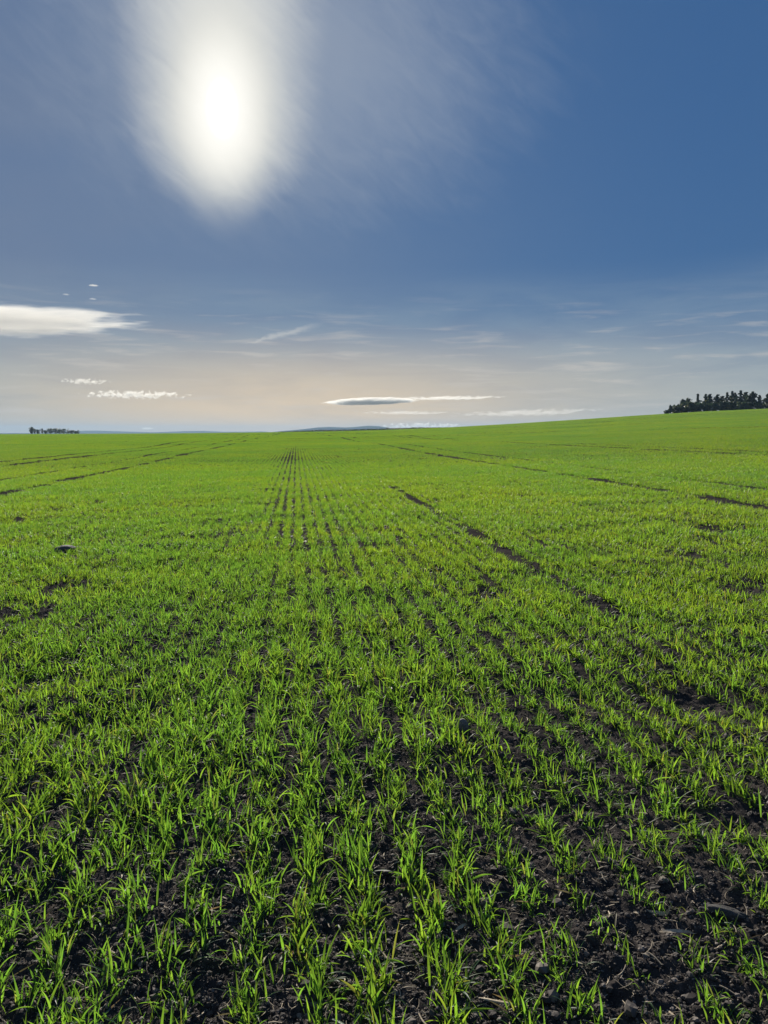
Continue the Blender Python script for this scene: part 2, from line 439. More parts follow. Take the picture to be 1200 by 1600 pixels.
# prototype bank (never linked to the scene)
def bank(name, meshes):
    c_ = bpy.data.collections.new(name)
    for i, me in enumerate(meshes):
        c_.objects.link(bpy.data.objects.new('%s_%03d' % (name, i), me))
    return c_
def scatter_tree(collection):
    g = bpy.data.node_groups.new('scatter', 'GeometryNodeTree')
    g.interface.new_socket('Geometry', in_out='INPUT', socket_type='NodeSocketGeometry')
    g.interface.new_socket('Geometry', in_out='OUTPUT', socket_type='NodeSocketGeometry')
    N = g.nodes; Lk = g.links
    gi = N.new('NodeGroupInput'); go = N.new('NodeGroupOutput')
    ci = N.new('GeometryNodeCollectionInfo'); ci.inputs['Collection'].default_value = collection
    ci.inputs['Separate Children'].default_value = True; ci.inputs['Reset Children'].default_value = True
    iop = N.new('GeometryNodeInstanceOnPoints'); iop.inputs['Pick Instance'].default_value = True
    def attr(name, typ):
        a = N.new('GeometryNodeInputNamedAttribute'); a.data_type = typ; a.inputs['Name'].default_value = name
        return a.outputs['Attribute']
    e2r = N.new('FunctionNodeEulerToRotation')
    Lk.new(attr('rot', 'FLOAT_VECTOR'), e2r.inputs[0])
    Lk.new(gi.outputs[0], iop.inputs['Points']); Lk.new(ci.outputs[0], iop.inputs['Instance'])
    Lk.new(attr('pick', 'INT'), iop.inputs['Instance Index']); Lk.new(e2r.outputs[0], iop.inputs['Rotation'])
    Lk.new(attr('scl', 'FLOAT_VECTOR'), iop.inputs['Scale'])
    Lk.new(iop.outputs[0], go.inputs[0])
    return g
def scatter(name, meshes, P_, rot, scl, pick, **props):
    me = bpy.data.meshes.new(name); me.vertices.add(len(P_)); me.vertices.foreach_set('co', np.asarray(P_, np.float32).ravel())
    for nm, typ, data, key in (('rot', 'FLOAT_VECTOR', rot, 'vector'), ('scl', 'FLOAT_VECTOR', scl, 'vector'), ('pick', 'INT', pick, 'value')):
        a = me.attributes.new(nm, typ, 'POINT')
        a.data.foreach_set(key, np.asarray(data, np.int32 if typ == 'INT' else np.float32).ravel())
    o = link(name, me, **props)
    md = o.modifiers.new('scatter', 'NODES'); md.node_group = scatter_tree(bank(name + '_bank', meshes))
    return o

# ------------------------------------------------------------------ where the crop stands
TRACKS = [(-6.6, .36), (-8.6, .30), (-12.0, .5), (-13.9, .45), (7.5, .25), (9.4, .14), (17.5, .3), (19.4, .25), (-24.0, .3), (-26, .3)]
def band(x, y):
    """the few rows one looks straight along, where the soil between them stays in view"""
    u = x * RU[0] + y * RU[1]; v = x * RV[0] + y * RV[1]
    return _perm[(np.round(u * 2).astype(int) * 7) & 255, np.round((v - 0.02) / ROW).astype(int) & 255] < 0.9 * np.exp(-((v + 0.32) / 0.5) ** 2) * sstep(u, 9, 15) * (1 - sstep(u, 40, 90))
def density(x, y):
    u = x * RU[0] + y * RU[1]; v = x * RV[0] + y * RV[1]
    r = np.hypot(x, y)
    d = 0.74 + 0.85 * (fbm(x / 0.9 + 3, y / 1.3, 3, 0.6) - 0.42)
    d = d + 0.35 * (fbm(x / 6.0 + 30, y / 6.0 + 4, 2) - 0.5)
    d = d - 0.08 * sstep(v, 0.15, 0.9) * (1 - sstep(r, 3.0, 6.5)) + 0.36 * (1 - sstep(v, -0.4, 0.5)) * (1 - sstep(r, 5, 10))+ 0.2 * (1 - sstep(v, -0.4, 0.3)) * sstep(r, 5, 10) + 0.06 * sstep(r, 4, 12) + 0.08 * sstep(r, 14, 30) + 0.10 * (1 - sstep(r, 3, 5))
    kr = np.round((v - 0.02) / ROW)
    d = d + 0.95 * (fbm(u / 0.42 + kr * 3.7, kr * 7.31, 3, 0.6) - 0.46) + 0.30 * (vnoise(kr * 1.37, u / 9.0) - 0.5)
    # a wheel mark right of the middle, and gaps between the drill's passes
    wob = (fbm(u / 3.0, u * 0 + 2.5, 2) - 0.5) * 0.25
    d = d - 0.95 * np.exp(-((v - 2.28 - wob) / 0.062) ** 2) * sstep(u, 4.2, 6.0) * (1 - sstep(u, 15, 24)) * (0.5 + fbm(u / 1.2, v, 2))
    d = d - 0.45 * np.exp(-((v - 1.25 - wob) / 0.07) ** 2) * sstep(u, 3.5, 5.5) * (1 - sstep(u, 9, 14))
    for tv, tw in TRACKS:
        wob2 = (fbm(u / 14.0 + tv, u * 0 + tv, 2) - 0.5) * 0.3
        d = d - 1.5 * np.exp(-((v - tv - wob2) / (tw * 0.8)) ** 2) * (0.52 + 0.5 * sstep(fbm(u / 2.0, u * 0 + tv * 3, 3, 0.6), 0.32, 0.62))
    hq = hollow(x, y)[0]
    d = d - 1.05 * np.clip(hq * (0.5 + 0.9 * fbm(x / 0.2, y / 0.2, 2)), 0, 1)
    return d
def rows(du, r0, r1, nrow=1, half=34.0, back=False):
    """points along the drill rows between the ranges r0 and r1, NROW rows at a step"""
    sv = ROW * nrow
    vmax = r1 * 1.02; k = np.arange(-int(vmax / sv) - 1, int(vmax / sv) + 2)
    out_ = []
    for kk in k:
        v = kk * sv + 0.02 + (nrow - 1) * ROW * 0.5
        u1 = math.sqrt(max(r1 * r1 - v * v, 0))
        if u1 <= 0: continue
        u = np.arange(-u1 * (0.12 if r1 < 6 else 0), u1, du) + rng.uniform(0, du)
        vv = np.full_like(u, v)
        out_.append(np.stack([u, vv], 1))
    q = np.concatenate(out_)
    x = q[:, 0] * RU[0] + q[:, 1] * RV[0]; y = q[:, 0] * RU[1] + q[:, 1] * RV[1]
    r = np.hypot(x, y); a = np.degrees(np.arctan2(x, y))
    k_ = (r >= r0) & (r < r1) & ((np.abs(a) < half) | (r < 2.6))
    return x[k_], y[k_]

# near plants
x, y = rows(0.036, 0.75, 37.0)
x = x + rng.normal(0, 1, len(x)) * (0.020 + 0.004 * sstep(np.hypot(x, y), 3.0, 7.0)) * np.where(band(x, y), 0.3, 1.0) * (1 + 1.1 * (1 - sstep(x * RV[0] + y * RV[1], -0.9, 0.1))); jit = rng.normal(0, 0.018, len(x)); x += RU[0] * jit; y = y + RU[1] * jit + rng.normal(0, 0.004, len(x))
keep = rng.random(len(x)) < np.clip((density(x, y) + 0.04) * 1.35, 0, 1) * (1 - sstep(np.hypot(x, y), 22, 37))
x, y = x[keep], y[keep]
z = ground_z(x, y)
dist = np.sqrt(x ** 2 + y ** 2 + EYE ** 2)
# photo pixel of each plant
def project(x, y, z):
    zz = z - EYE
    f = y * math.cos(PITCH) - zz * math.sin(PITCH); up_ = zz * math.cos(PITCH) + y * math.sin(PITCH)
    return 600 + FPX * x / f, 800 - FPX * up_ / f, f
qx, qy, qf = project(x, y, z + 0.06)
vis = (qf > 0) & (qx > -15) & (qx < 1215) & (qy < 1640)
order = np.argsort(np.where(vis, dist, 1e9))
front = order[:300]
rest = np.setdiff1d(np.arange(len(x)), front)
vig = np.where(band(x, y), 0.85, 1.0) * (0.85 + 0.45 * (fbm(x / 0.7, y / 0.7, 2) - 0.4) - 0.10 * (x > 0.35) * (dist < 4.5))

# the three hundred nearest plants: each a thing, each leaf a part
leaf_bank = []
for i in range(90):
    V, F, tt = rand_blade(8, 3, 1.08, 1.1)
    leaf_bank.append(mesh_np('leaf', V, F, [M_LEAF], uv=np.stack([np.full(len(V), rng.random()), tt], 1), smooth=True))
dry_bank = []
for i in range(8):
    V, F, tt = blade(rng.uniform(0.05, 0.10), 0.005, rng.uniform(1.1, 1.4), rng.uniform(0.2, 0.5), rng.normal(0, 2.0), 7, 3)
    dry_bank.append(mesh_np('withered_leaf', V, F, [M_DRYLEAF], uv=np.stack([np.full(len(V), rng.random()), tt], 1), smooth=True))
for i in front:
    root = bpy.data.objects.new('wheat_plant', None); root.empty_display_size = 0.02
    root.location = (x[i], y[i], z[i] - 0.004); root.rotation_euler = (0, 0, -RA)
    C.objects.link(root)
    root['label'] = 'small tuft of green cereal leaves on dark soil along the front rows'
    root['category'] = 'wheat plant'; root['group'] = 'cereal tufts in the front rows'
    for j in range(int(rng.integers(11, 20))):
        lf = link('leaf', leaf_bank[int(rng.integers(len(leaf_bank)))], root, (rng.normal(0, 0.018), rng.normal(0, 0.028), 0))
        s_ = float(vig[i] * rng.uniform(0.7, 1.12)); lf.scale = (s_, s_, s_); lf.rotation_euler = (0, 0, rng.uniform(0, 6.283))
    if rng.random() < 0.5:
        lf = link('withered_leaf', dry_bank[int(rng.integers(len(dry_bank)))], root, (rng.normal(0, 0.008), rng.normal(0, 0.015), 0.004))
        lf.rotation_euler = (0, 0, rng.uniform(0, 6.283))

# everything behind them: one mass of crop
banks, Ps, Rs, Ss, Ks = [], [], [], [], []
def add_lod(meshes, x, y, z, rz, s_):
    k0 = len(banks); banks.extend(meshes); n = len(x)
    Ps.append(np.stack([x, y, z], 1)); Rs.append(np.stack([np.zeros(n), np.zeros(n), rz], 1))
    Ss.append(np.stack([s_, s_, s_], 1)); Ks.append(rng.integers(k0, k0 + len(meshes), n))
def tuft_mesh(*a, **k):
    V, F, U = tuft(*a, **k); return mesh_np('crop', V, F, [M_LEAF], uv=U, smooth=True)
a_ = rest[dist[rest] < 9]; b_ = rest[dist[rest] >= 9]
flip = lambda n: -RA + math.pi * rng.integers(0, 2, n) + rng.normal(0, 0.35, n)
add_lod([tuft_mesh(int(rng.integers(12, 21)), 6, 3, 1.1, 1.1) for _ in range(40)], x[a_], y[a_], z[a_], flip(len(a_)), vig[a_] * rng.uniform(0.85, 1.15, len(a_)))
add_lod([tuft_mesh(13, 4, 2, 1.1, 1.2) for _ in range(30)], x[b_], y[b_], z[b_], flip(len(b_)), vig[b_] * rng.uniform(0.85, 1.15, len(b_)))
def strip_mesh(length, nrow, per_m, leaves, segs, scale, wide, loose=0.03, foot=(0.016, 0.03)):
    VV, FF, UU, off = [], [], [], 0
    for q in range(nrow):
        for u in np.arange(0, length, 1.0 / per_m):
            V, F, U = tuft(leaves, segs, 2, scale * rng.uniform(0.8, 1.15), wide, foot)
            V = V + np.array([(q - (nrow - 1) / 2) * ROW, u - length / 2 + rng.normal(0, 0.03), 0]) + np.array([rng.normal(0, loose), 0, 0])
            VV.append(V); FF.append(F + off); UU.append(U); off += len(V)
    return mesh_np('crop', np.concatenate(VV), np.concatenate(FF), [M_LEAF_FAR], uv=np.concatenate(UU), smooth=True)
def lod_rows(du, r0, r1, nrow, meshes, tight=None):
    xx, yy = rows(du, r0, r1, nrow, half=31.0)
    dd = density(xx, yy)
    k = rng.random(len(xx)) < np.clip((dd - 0.10) * 1.6, 0, 1) * (sstep(np.hypot(xx, yy), 22, 37) if r0 < 30 else 1)
    xx, yy = xx[k], yy[k]
    if r1 > 480:
        aa = np.degrees(np.arctan2(xx, yy)); Rr = 460 + 560 * sstep(-aa, 14, 20)
        k = np.hypot(xx, yy) < Rr + 12; xx, yy = xx[k], yy[k]
    def put(ms, k):
        n = int(k.sum())
        if n: add_lod(ms, xx[k], yy[k], base_z(xx[k], yy[k]) - 0.01, -RA + math.pi * rng.integers(0, 2, n), rng.uniform(0.9, 1.12, n) * (0.72 + 0.55 * fbm(xx[k] / 1.7, yy[k] / 2.6, 3, 0.6)))
    t_ = band(xx, yy) if tight else np.zeros(len(xx), bool)
    put(meshes, ~t_)
    if tight: put(tight, t_)
lod_rows(0.5, 22, 95, 1, [strip_mesh(0.5, 1, 17, 7, 3, 1.1, 1.4) for _ in range(12)], [strip_mesh(0.5, 1, 17, 6, 3, 0.90, 1.2, 0.004, (0.006, 0.03)) for _ in range(5)])
lod_rows(1.5, 95, 230, 3, [strip_mesh(1.5, 3, 11, 5, 2, 1.15, 2.2) for _ in range(8)])
lod_rows(5.0, 230, 480, 6, [strip_mesh(5.0, 6, 5, 4, 2, 1.2, 4.0) for _ in range(6)])
lod_rows(10.0, 480, 1060, 14, [strip_mesh(10.0, 14, 3, 4, 2, 1.3, 6.0) for _ in range(4)])
scatter('wheat_crop', banks, np.concatenate(Ps), np.concatenate(Rs), np.concatenate(Ss), np.concatenate(Ks), kind='stuff')
print('crop instances', sum(len(p) for p in Ps))

# ------------------------------------------------------------------ clods and straw litter on the soil
def lump(sub, seed, squash=(1, 1, 0.75), rough=0.28, freq=1.7, mat=M_SOIL, name='clod'):
    bm = bmesh.new(); bmesh.ops.create_icosphere(bm, subdivisions=sub, radius=1.0)
    from mathutils import noise as mn
    for v in bm.verts:
        q = v.co.normalized(); n = mn.noise(q * freq + Vector((seed * 3.1, seed * 1.7, 0))) + 0.5 * mn.noise(q * freq * 2.3 + Vector((0, seed * 5.3, 9)))
        v.co = Vector((q.x * squash[0], q.y * squash[1], q.z * squash[2])) * (1 + rough * n)
    me = bpy.data.meshes.new(name); bm.to_mesh(me); bm.free(); me.materials.append(mat)
    return me
def random_field(n, r0, r1, half=33):
    r = np.exp(rng.uniform(math.log(r0), math.log(r1), n)); a = np.radians(rng.uniform(-half, half, n))
    return r * np.sin(a), r * np.cos(a)
cx, cy_ = random_field(170000, 1.25, 8)
cs = np.clip(rng.lognormal(-6.1, 0.6, len(cx)), 0.0012, 0.022) * np.where(np.hypot(cx, cy_) > 4.5, 1.5, 1.0)
scatter('soil_clods', [lump(2 if i < 3 else 1, i, rough=0.45, mat=M_CRUMB) for i in range(14)], np.stack([cx, cy_, ground_z(cx, cy_) + cs * 0.15], 1), rng.uniform(0, 6.28, (len(cx), 3)) * np.array([0.1, 0.1, 1]),
        np.stack([cs * rng.uniform(0.8, 1.3, len(cx)), cs, cs], 1), rng.integers(0, 14, len(cx)), kind='stuff')
def stalk(length, rad, bend, seed):
    """a hollow broken stalk lying along X"""
    r0 = np.random.default_rng(seed); n = 6; V, F = [], []
    ts = np.linspace(0, 1, 7); yy = bend * (ts - 0.5) ** 2 + np.cumsum(r0.normal(0, length * 0.012, 7))
    for i, q in enumerate(ts):
        rr = rad * (1 + 0.25 * r0.normal()) * (0.6 if i in (0, 6) else 1)
        for j in range(n):
            a = j / n * 2 * math.pi; V.append((q * length - length / 2, yy[i] + rr * math.cos(a), rr * 0.55 * math.sin(a) + rad * 0.4))
    for i in range(6):
        for j in range(n): F.append((i * n + j, i * n + (j + 1) % n, (i + 1) * n + (j + 1) % n, (i + 1) * n + j))
    return mesh_np('straw', V, F, [M_STRAW], smooth=True)
lx, ly = random_field(7000, 1.3, 8)
scatter('straw_litter', [stalk(1.0, (0.016, 0.03, 0.02, 0.05)[i % 4], 0.35, i) for i in range(8)], np.stack([lx, ly, ground_z(lx, ly) + 0.004], 1),
        np.stack([rng.normal(0, 0.12, len(lx)), rng.normal(0, 0.2, len(lx)), rng.uniform(0, 6.28, len(lx))], 1), np.repeat(rng.uniform(0.012, 0.05, (len(lx), 1)), 3, 1), rng.integers(0, 8, len(lx)), kind='stuff')

# ------------------------------------------------------------------ single stones and scraps
def set_down(name, me, px, py, size, rot, label, cat, lift=0.0, group=None):
    gx_, gy_ = on_ground(px, py)
    o = link(name, me, None, (gx_, gy_, float(ground_z(np.array([gx_]), np.array([gy_]))[0]) + lift), label=label, category=cat)
    o.scale = size; o.rotation_euler = rot
    if group: o['group'] = group
    return o
def smooth(me):
    me.polygons.foreach_set('use_smooth', np.ones(len(me.polygons), bool)); return me
set_down('stone', smooth(lump(3, 41, (1, 0.8, 1.25), 0.10, 1.0, M_STONE, 'stone')), 723, 1150, (.030, .029, .033), (0.1, -0.15, 0.4), 'egg shaped brown stone standing upright beside a green cereal tuft', 'stone', 0.022)
set_down('stone', smooth(lump(3, 47, (1.0, 0.7, 0.6), 0.22, 1.2, M_DARKSTONE, 'stone')), 103, 863, (.12, .11, .09), (0, 0, 0.3), 'dark rounded stone half hidden in the crop on the left', 'stone', 0.04)
set_down('stone', smooth(lump(3, 53, (1.6, 0.5, 0.36), 0.45, 1.8, M_DARKSTONE, 'stone')), 1130, 1440, (.038, .036, .036), (0, 0.12, -0.25), 'long low dark grey stone lying on bare soil near the right edge', 'stone', 0.008)
def dry_leaf(length, width, folds, seed):
    V, F, tt = blade(length, width, folds[0], folds[1], folds[2], 10, 3, (0.6, folds[3]))
    V[:, 2] += np.random.default_rng(seed).normal(0, 0.0008, len(V))
    return mesh_np('dry_leaf', V, F, [M_STRAW], uv=np.stack([np.full(len(V), 0.4), tt], 1), smooth=True)
set_down('dry_leaf', dry_leaf(.13, .016, (1.45, 0.1, 0.7, -1.2), 1), 990, 1428, (1, 1, 1), (0, 0, -0.25), 'pale folded dry leaf with one end sticking up from bare soil', 'dry leaf', 0.012)
set_down('dry_leaf', dry_leaf(.10, .010, (1.4, 0.3, 0.9, 0.1), 2), 1030, 1465, (1, 1, 1), (0, 0, -0.15), 'thin grey dry leaf lying flat below the folded pale one', 'dry leaf', 0.010)
set_down('dry_leaf', dry_leaf(.05, .010, (1.3, 0.4, 1.5, 0.5), 3), 711, 1452, (1, 1, 1), (0, 0, 0.6), 'small pale curled leaf scrap on bare soil left of centre tuft', 'dry leaf', 0.008)
set_down('straw', stalk(.12, .0055, 0.01, 71), 786, 1578, (1, 1, 1), (0, 0.03, -0.22), 'broken brown stalk lying on soil at the bottom edge', 'straw', 0.004)
set_down('straw', stalk(.07, .0030, 0.006, 72), 604, 1510, (1, 1, 1), (0, 0.1, -0.9), 'short whitish straw bit slanting over dark soil', 'straw', 0.004)
set_down('straw', stalk(.06, .0026, 0.002, 73), 381, 1545, (1, 1, 1), (0, -1.1, 1.2), 'pale straw stub standing upright among green leaves', 'straw', 0.024)
set_down('straw', stalk(.045, .003, 0.002, 74), 1050, 1580, (1, 1, 1), (0, 0.2, 1.9), 'short white straw end on bare soil at lower right', 'straw', 0.006)

# ------------------------------------------------------------------ trees
def cards(cent, size, r0):
    """small bent leaf sprays scattered round the given centres"""
    n = len(cent); q = r0.normal(0, 1, (n, 3)); q /= np.linalg.norm(q, axis=1)[:, None]
    p_ = r0.normal(0, 1, (n, 3)); s_ = np.cross(q, p_); s_ /= np.linalg.norm(s_, axis=1)[:, None]; u_ = np.cross(q, s_)
    sz = (size * r0.uniform(0.6, 1.4, n))[:, None]
    V = np.stack([cent - s_ * sz * 0.5, cent + u_ * sz * 0.55 + q * sz * 0.15, cent + s_ * sz * 0.6, cent - u_ * sz * 0.45 - q * sz * 0.1], 1).reshape(-1, 3)
    F = np.arange(n * 4).reshape(n, 4); U = np.repeat(np.stack([r0.random(n), np.full(n, 0.3)], 1), 4, 0)
    return V, F, U
def limb_tubes(segs, n=5):
    V, F, off = [], [], 0
    for p0, p1, ra, rb in segs:
        p0, p1 = np.array(p0, float), np.array(p1, float); d = p1 - p0; d /= np.linalg.norm(d)
        a = np.cross(d, (0.3, 1, 0.2)); a /= np.linalg.norm(a); b2 = np.cross(d, a)
        for pt, rr in ((p0, ra), (p1, rb)):
            for j in range(n): th = j / n * 2 * math.pi; V.append(pt + rr * (a * math.cos(th) + b2 * math.sin(th)))
        for j in range(n): F.append((off + j, off + (j + 1) % n, off + n + (j + 1) % n, off + n + j))
        off += 2 * n
    return V, F
def tree(name, label, cat, group, loc, h, wid, form, seed, quads=700):
    r0 = np.random.default_rng(seed)
    root = bpy.data.objects.new(name, None); root.location = loc; C.objects.link(root)
    root['label'] = label; root['category'] = cat; root['group'] = group
    lean = r0.normal(0, 0.015, 2); seg, cl, sizes = [], [], []
    pt = lambda q: np.array([lean[0] * h * q + 0.1 * math.sin(q * 5 + seed), lean[1] * h * q, h * q])
    tr = h * 0.016 + 0.05
    for i in range(6): seg.append((pt(i / 6), pt((i + 1) / 6), tr * (1 - i / 6.6), tr * (1 - (i + 1) / 6.6)))
    base = {'spire': 0.06, 'pine': 0.25, 'broad': 0.06, 'shrub': 0.0, 'thin': 0.2}[form]
    nb = {'spire': 26, 'pine': 22, 'broad': 30, 'shrub': 30, 'thin': 20}[form]
    per = max(4, quads // nb)
    for i in range(nb):
        q = base + (1 - base) * (i + r0.random()) / nb
        s = (q - base) / (1 - base)
        if form == 'spire': rad = wid * 0.62 * (1 - s) ** 0.75 * r0.choice([0.35, 0.7, 1.0, 1.35]) + 0.12
        elif form == 'pine': rad = wid * 0.5 * (0.55 + 0.6 * math.sin(math.pi * min(1, s + 0.15))) * r0.choice([0.4, 0.8, 1.1, 1.35]) * (1.1 - 0.6 * s)
        elif form == 'thin': rad = wid * 0.5 * (0.5 + 0.5 * math.sin(math.pi * s)) * r0.uniform(0.4, 1.1)
        else: rad = wid * 0.5 * math.sqrt(max(0.05, 1 - (2 * s - 0.75) ** 2 / 1.7)) * r0.uniform(0.6, 1.1)
        th = i * 2.4 + r0.normal(0, 0.5); rise = {'spire': -0.12, 'pine': 0.22, 'broad': 0.5, 'shrub': 0.5, 'thin': 0.4}[form]
        p0 = pt(q * (1 if form in ('spire', 'pine') else 0.75)); tip = p0 + np.array([math.cos(th) * rad, math.sin(th) * rad, rise * rad + (0 if form in ('spire', 'pine') else h * q * 0.2)])
        tip[2] = min(tip[2], h)
        seg.append((p0, p0 + (tip - p0) * 0.8, tr * 0.3 * (1 - s * 0.7), tr * 0.06))
        k = r0.random(per) ** 0.7
        spread_ = (0.10 if form == 'spire' else 0.16) * max(rad, 0.5) + 0.10 * h / 10
        cl.append(p0 + (tip - p0) * k[:, None] + r0.normal(0, 1, (per, 3)) * spread_ * np.array([1, 1, 0.6]))
    cl.append(pt(1) + r0.normal(0, 1, (per, 3)) * np.array([0.12, 0.12, 0.35]) * h / 10 - np.array([0, 0, 0.03 * h]))
    cent = np.concatenate(cl); cent[:, 2] = np.clip(cent[:, 2], 0.1, h)
    V, F = limb_tubes(seg); link('trunk', mesh_np('trunk', V, F, [M_BARK], smooth=True), root)
    V, F, U = cards(cent, (0.055 * h ** 0.8 + 0.14) * (1.9 if form in ('shrub', 'broad') else 1.3), r0)
    link('crown', mesh_np('crown', V, F, [M_CONIFER if form in ('spire', 'pine', 'thin') else M_SHRUB], uv=U), root)
def plant_tree(px, top, base_py, dist_, wid_px, form, seed, name, label, cat, group, quads=1300):
    a = (px - 600) / 1208.0
    yy = dist_ / math.hypot(1, a); xx = a * yy
    gz = float(base_z(np.array([xx]), np.array([yy]))[0])
    ztop = EYE + (HOR - top) / 1208.0 * yy
    tree(name, label, cat, group, (xx, yy, gz - 0.15), max(0.8, ztop - gz + 0.15), wid_px / 1208.0 * yy, form, seed, quads)
GW = 'trees of the dark wood on the right skyline'
wood = [
    (1046, 633.5, 476, 5, 'thin', 'lone spindly young conifer at the far left end of the right wood'),
    (1052, 633.0, 482, 5, 'spire', 'short dark conifer second from the left end of the right wood'),
    (1058, 632.0, 479, 7, 'spire', 'stubby conifer just left of the rounded thicket of the right wood'),
    (1064, 624.5, 488, 8, 'thin', 'thin see-through tree rising at the left of the rounded thicket'),
    (1072, 622.5, 492, 12, 'thin', 'wispy tree with sparse top rising behind the rounded thicket'),
    (1088, 616.5, 484, 10, 'spire', 'slim tall conifer standing apart above the rounded thicket'),
    (1100, 617.0, 490, 8, 'pine', 'left one of the close pair of slim pines beside a sky gap'),
    (1106, 617.0, 486, 9, 'pine', 'right one of the close pair of slim pines beside a sky gap'),
    (1117, 617.5, 482, 12, 'pine', 'ragged pine between the slim pair and the densest trees'),
    (1125, 620.0, 492, 12, 'pine', 'lower flat-topped pine at the left of the densest trees'),
    (1133, 614.5, 485, 13, 'spire', 'broad dark conifer with pointed top, leftmost of the densest trees'),
    (1141, 612.5, 490, 11, 'spire', 'tall conifer left of the tallest tree of the right wood'),
    (1146, 615.0, 496, 12, 'pine', 'pine squeezed in right before the tallest tree of the right wood'),
    (1154, 611.5, 484, 14, 'spire', 'tallest conifer of the right wood with a narrow pointed top'),
    (1163, 614.0, 492, 12, 'pine', 'open crowned pine right of the tallest conifer'),
    (1172, 613.0, 487, 14, 'pine', 'wide pine with ragged top at the right end of the densest trees'),
    (1184, 618.5, 484, 12, 'spire', 'conical conifer alone between two sky gaps near the right edge'),
    (1196, 616.5, 486, 12, 'pine', 'leaning crowned pine cut by the right edge of the picture'),
    (1207, 616.0, 490, 14, 'spire', 'conifer at the end of the wood beyond the picture edge'),
]
for i, (px, top, d_, wpx, form, lab) in enumerate(wood):
    plant_tree(px, top, 0, d_, wpx * 1.15, form, 100 + i, 'conifer_tree' if form == 'spire' else 'pine_tree', lab, 'tree', GW, 1600)
GS = 'shrubs along the foot of the right wood'
for i, (px, top, wpx, lab) in enumerate([
    (1041, 643, 8, 'lowest bush trailing into the field at the left end of the right wood'),
    (1056, 636, 13, 'dark bush under the short conifers of the right wood'),
    (1067, 631, 15, 'left half of the big rounded thicket of the right wood'),
    (1079, 630.5, 17, 'tallest middle of the big rounded thicket of the right wood'),
    (1091, 631.5, 16, 'right half of the big rounded thicket below the slim tall conifer'),
    (1103, 633, 15, 'bush at the foot of the close pair of slim pines'),
    (1115, 632, 15, 'bush filling the gap under the ragged pine'),
    (1128, 631, 16, 'bush at the foot of the broad dark conifer'),
    (1142, 630, 16, 'bush in the shade left of the tallest conifer'),
    (1157, 630, 17, 'bush at the foot of the tallest conifer'),
    (1171, 631, 16, 'bush under the wide ragged pine'),
    (1185, 632, 15, 'low bush under the lone conical conifer near the right edge'),
    (1198, 632, 15, 'bush at the right edge of the picture under the leaning pine')]):
    plant_tree(px, top - 1.5, 0, 474 + (i % 3) * 3, wpx * 1.15, 'shrub', 300 + i, 'shrub', lab, 'shrub', GS, 1000)
GL = 'trees of the small far clump on the left skyline'
for i, (px, top, wpx, form, lab) in enumerate([
    (49.5, 667.5, 5, 'broad', 'tallest tree at the left end of the small far clump'),
    (54, 670, 5, 'thin', 'thin tree second from the left in the small far clump'),
    (59, 671.2, 6, 'broad', 'low tree third from the left in the small far clump'),
    (66, 669.5, 4, 'thin', 'bare spindly tree at the gap in the small far clump'),
    (71, 672.5, 6, 'broad', 'lowest tree just after the gap in the small far clump'),
    (79, 669.8, 9, 'broad', 'round tree left of the middle of the small far clump'),
    (87, 669.8, 10, 'broad', 'widest round tree in the middle of the small far clump'),
    (93, 671.5, 7, 'broad', 'dip between the two roundest trees of the small far clump'),
    (99.5, 670.2, 9, 'broad', 'round tree right of the middle of the small far clump'),
    (106, 671.6, 7, 'spire', 'first pointed tree right of the round ones in the small far clump'),
    (112, 672.5, 7, 'broad', 'low tree near the right end of the small far clump'),
    (118, 673.5, 5, 'broad', 'lowest tree before the last pointed one of the small far clump'),
    (122, 672, 5, 'spire', 'last pointed tree at the right end of the small far clump')]):
    plant_tree(px, top, 0, 1028 + (i % 4) * 9, wpx * 1.35, form, 500 + i, 'conifer_tree' if form == 'spire' else 'broadleaf_tree', lab, 'tree', GL, 500)

# low hedge along the crest of the field, in the gap below the hills
def hedge(px0, px1, name, label):
    r0 = np.random.default_rng(77); V0 = []
    pxs = np.arange(px0, px1, 0.35)
    a = (pxs - 600) / 1208.0; dd = 478 + r0.normal(0, 0.5, len(pxs))
    yy = dd / np.hypot(1, a); xx = a * yy; gz = base_z(xx, yy)
    taper = np.clip((pxs - px0) / 60, 0.15, 1) * np.clip((px1 - pxs) / 60, 0.15, 1)
    hh = (0.75 + 0.5 * fbm(pxs / 5.0, pxs * 0, 2)) * taper
    for _ in range(5): V0.append(np.stack([xx + r0.normal(0, 0.2, len(pxs)), yy + r0.normal(0, 0.4, len(pxs)), gz + r0.random(len(pxs)) * hh], 1))
    V, F, U = cards(np.concatenate(V0), 0.4, r0)
    ox, oy, oz = xx.mean(), yy.mean(), gz.mean()
    link(name, mesh_np(name, V - np.array([ox, oy, oz]), F, [M_SHRUB], uv=U), None, (ox, oy, oz), label=label, category='hedge')
hedge(436, 700, 'hedge', 'low dark hedge along the crest of the field below the blue hills')

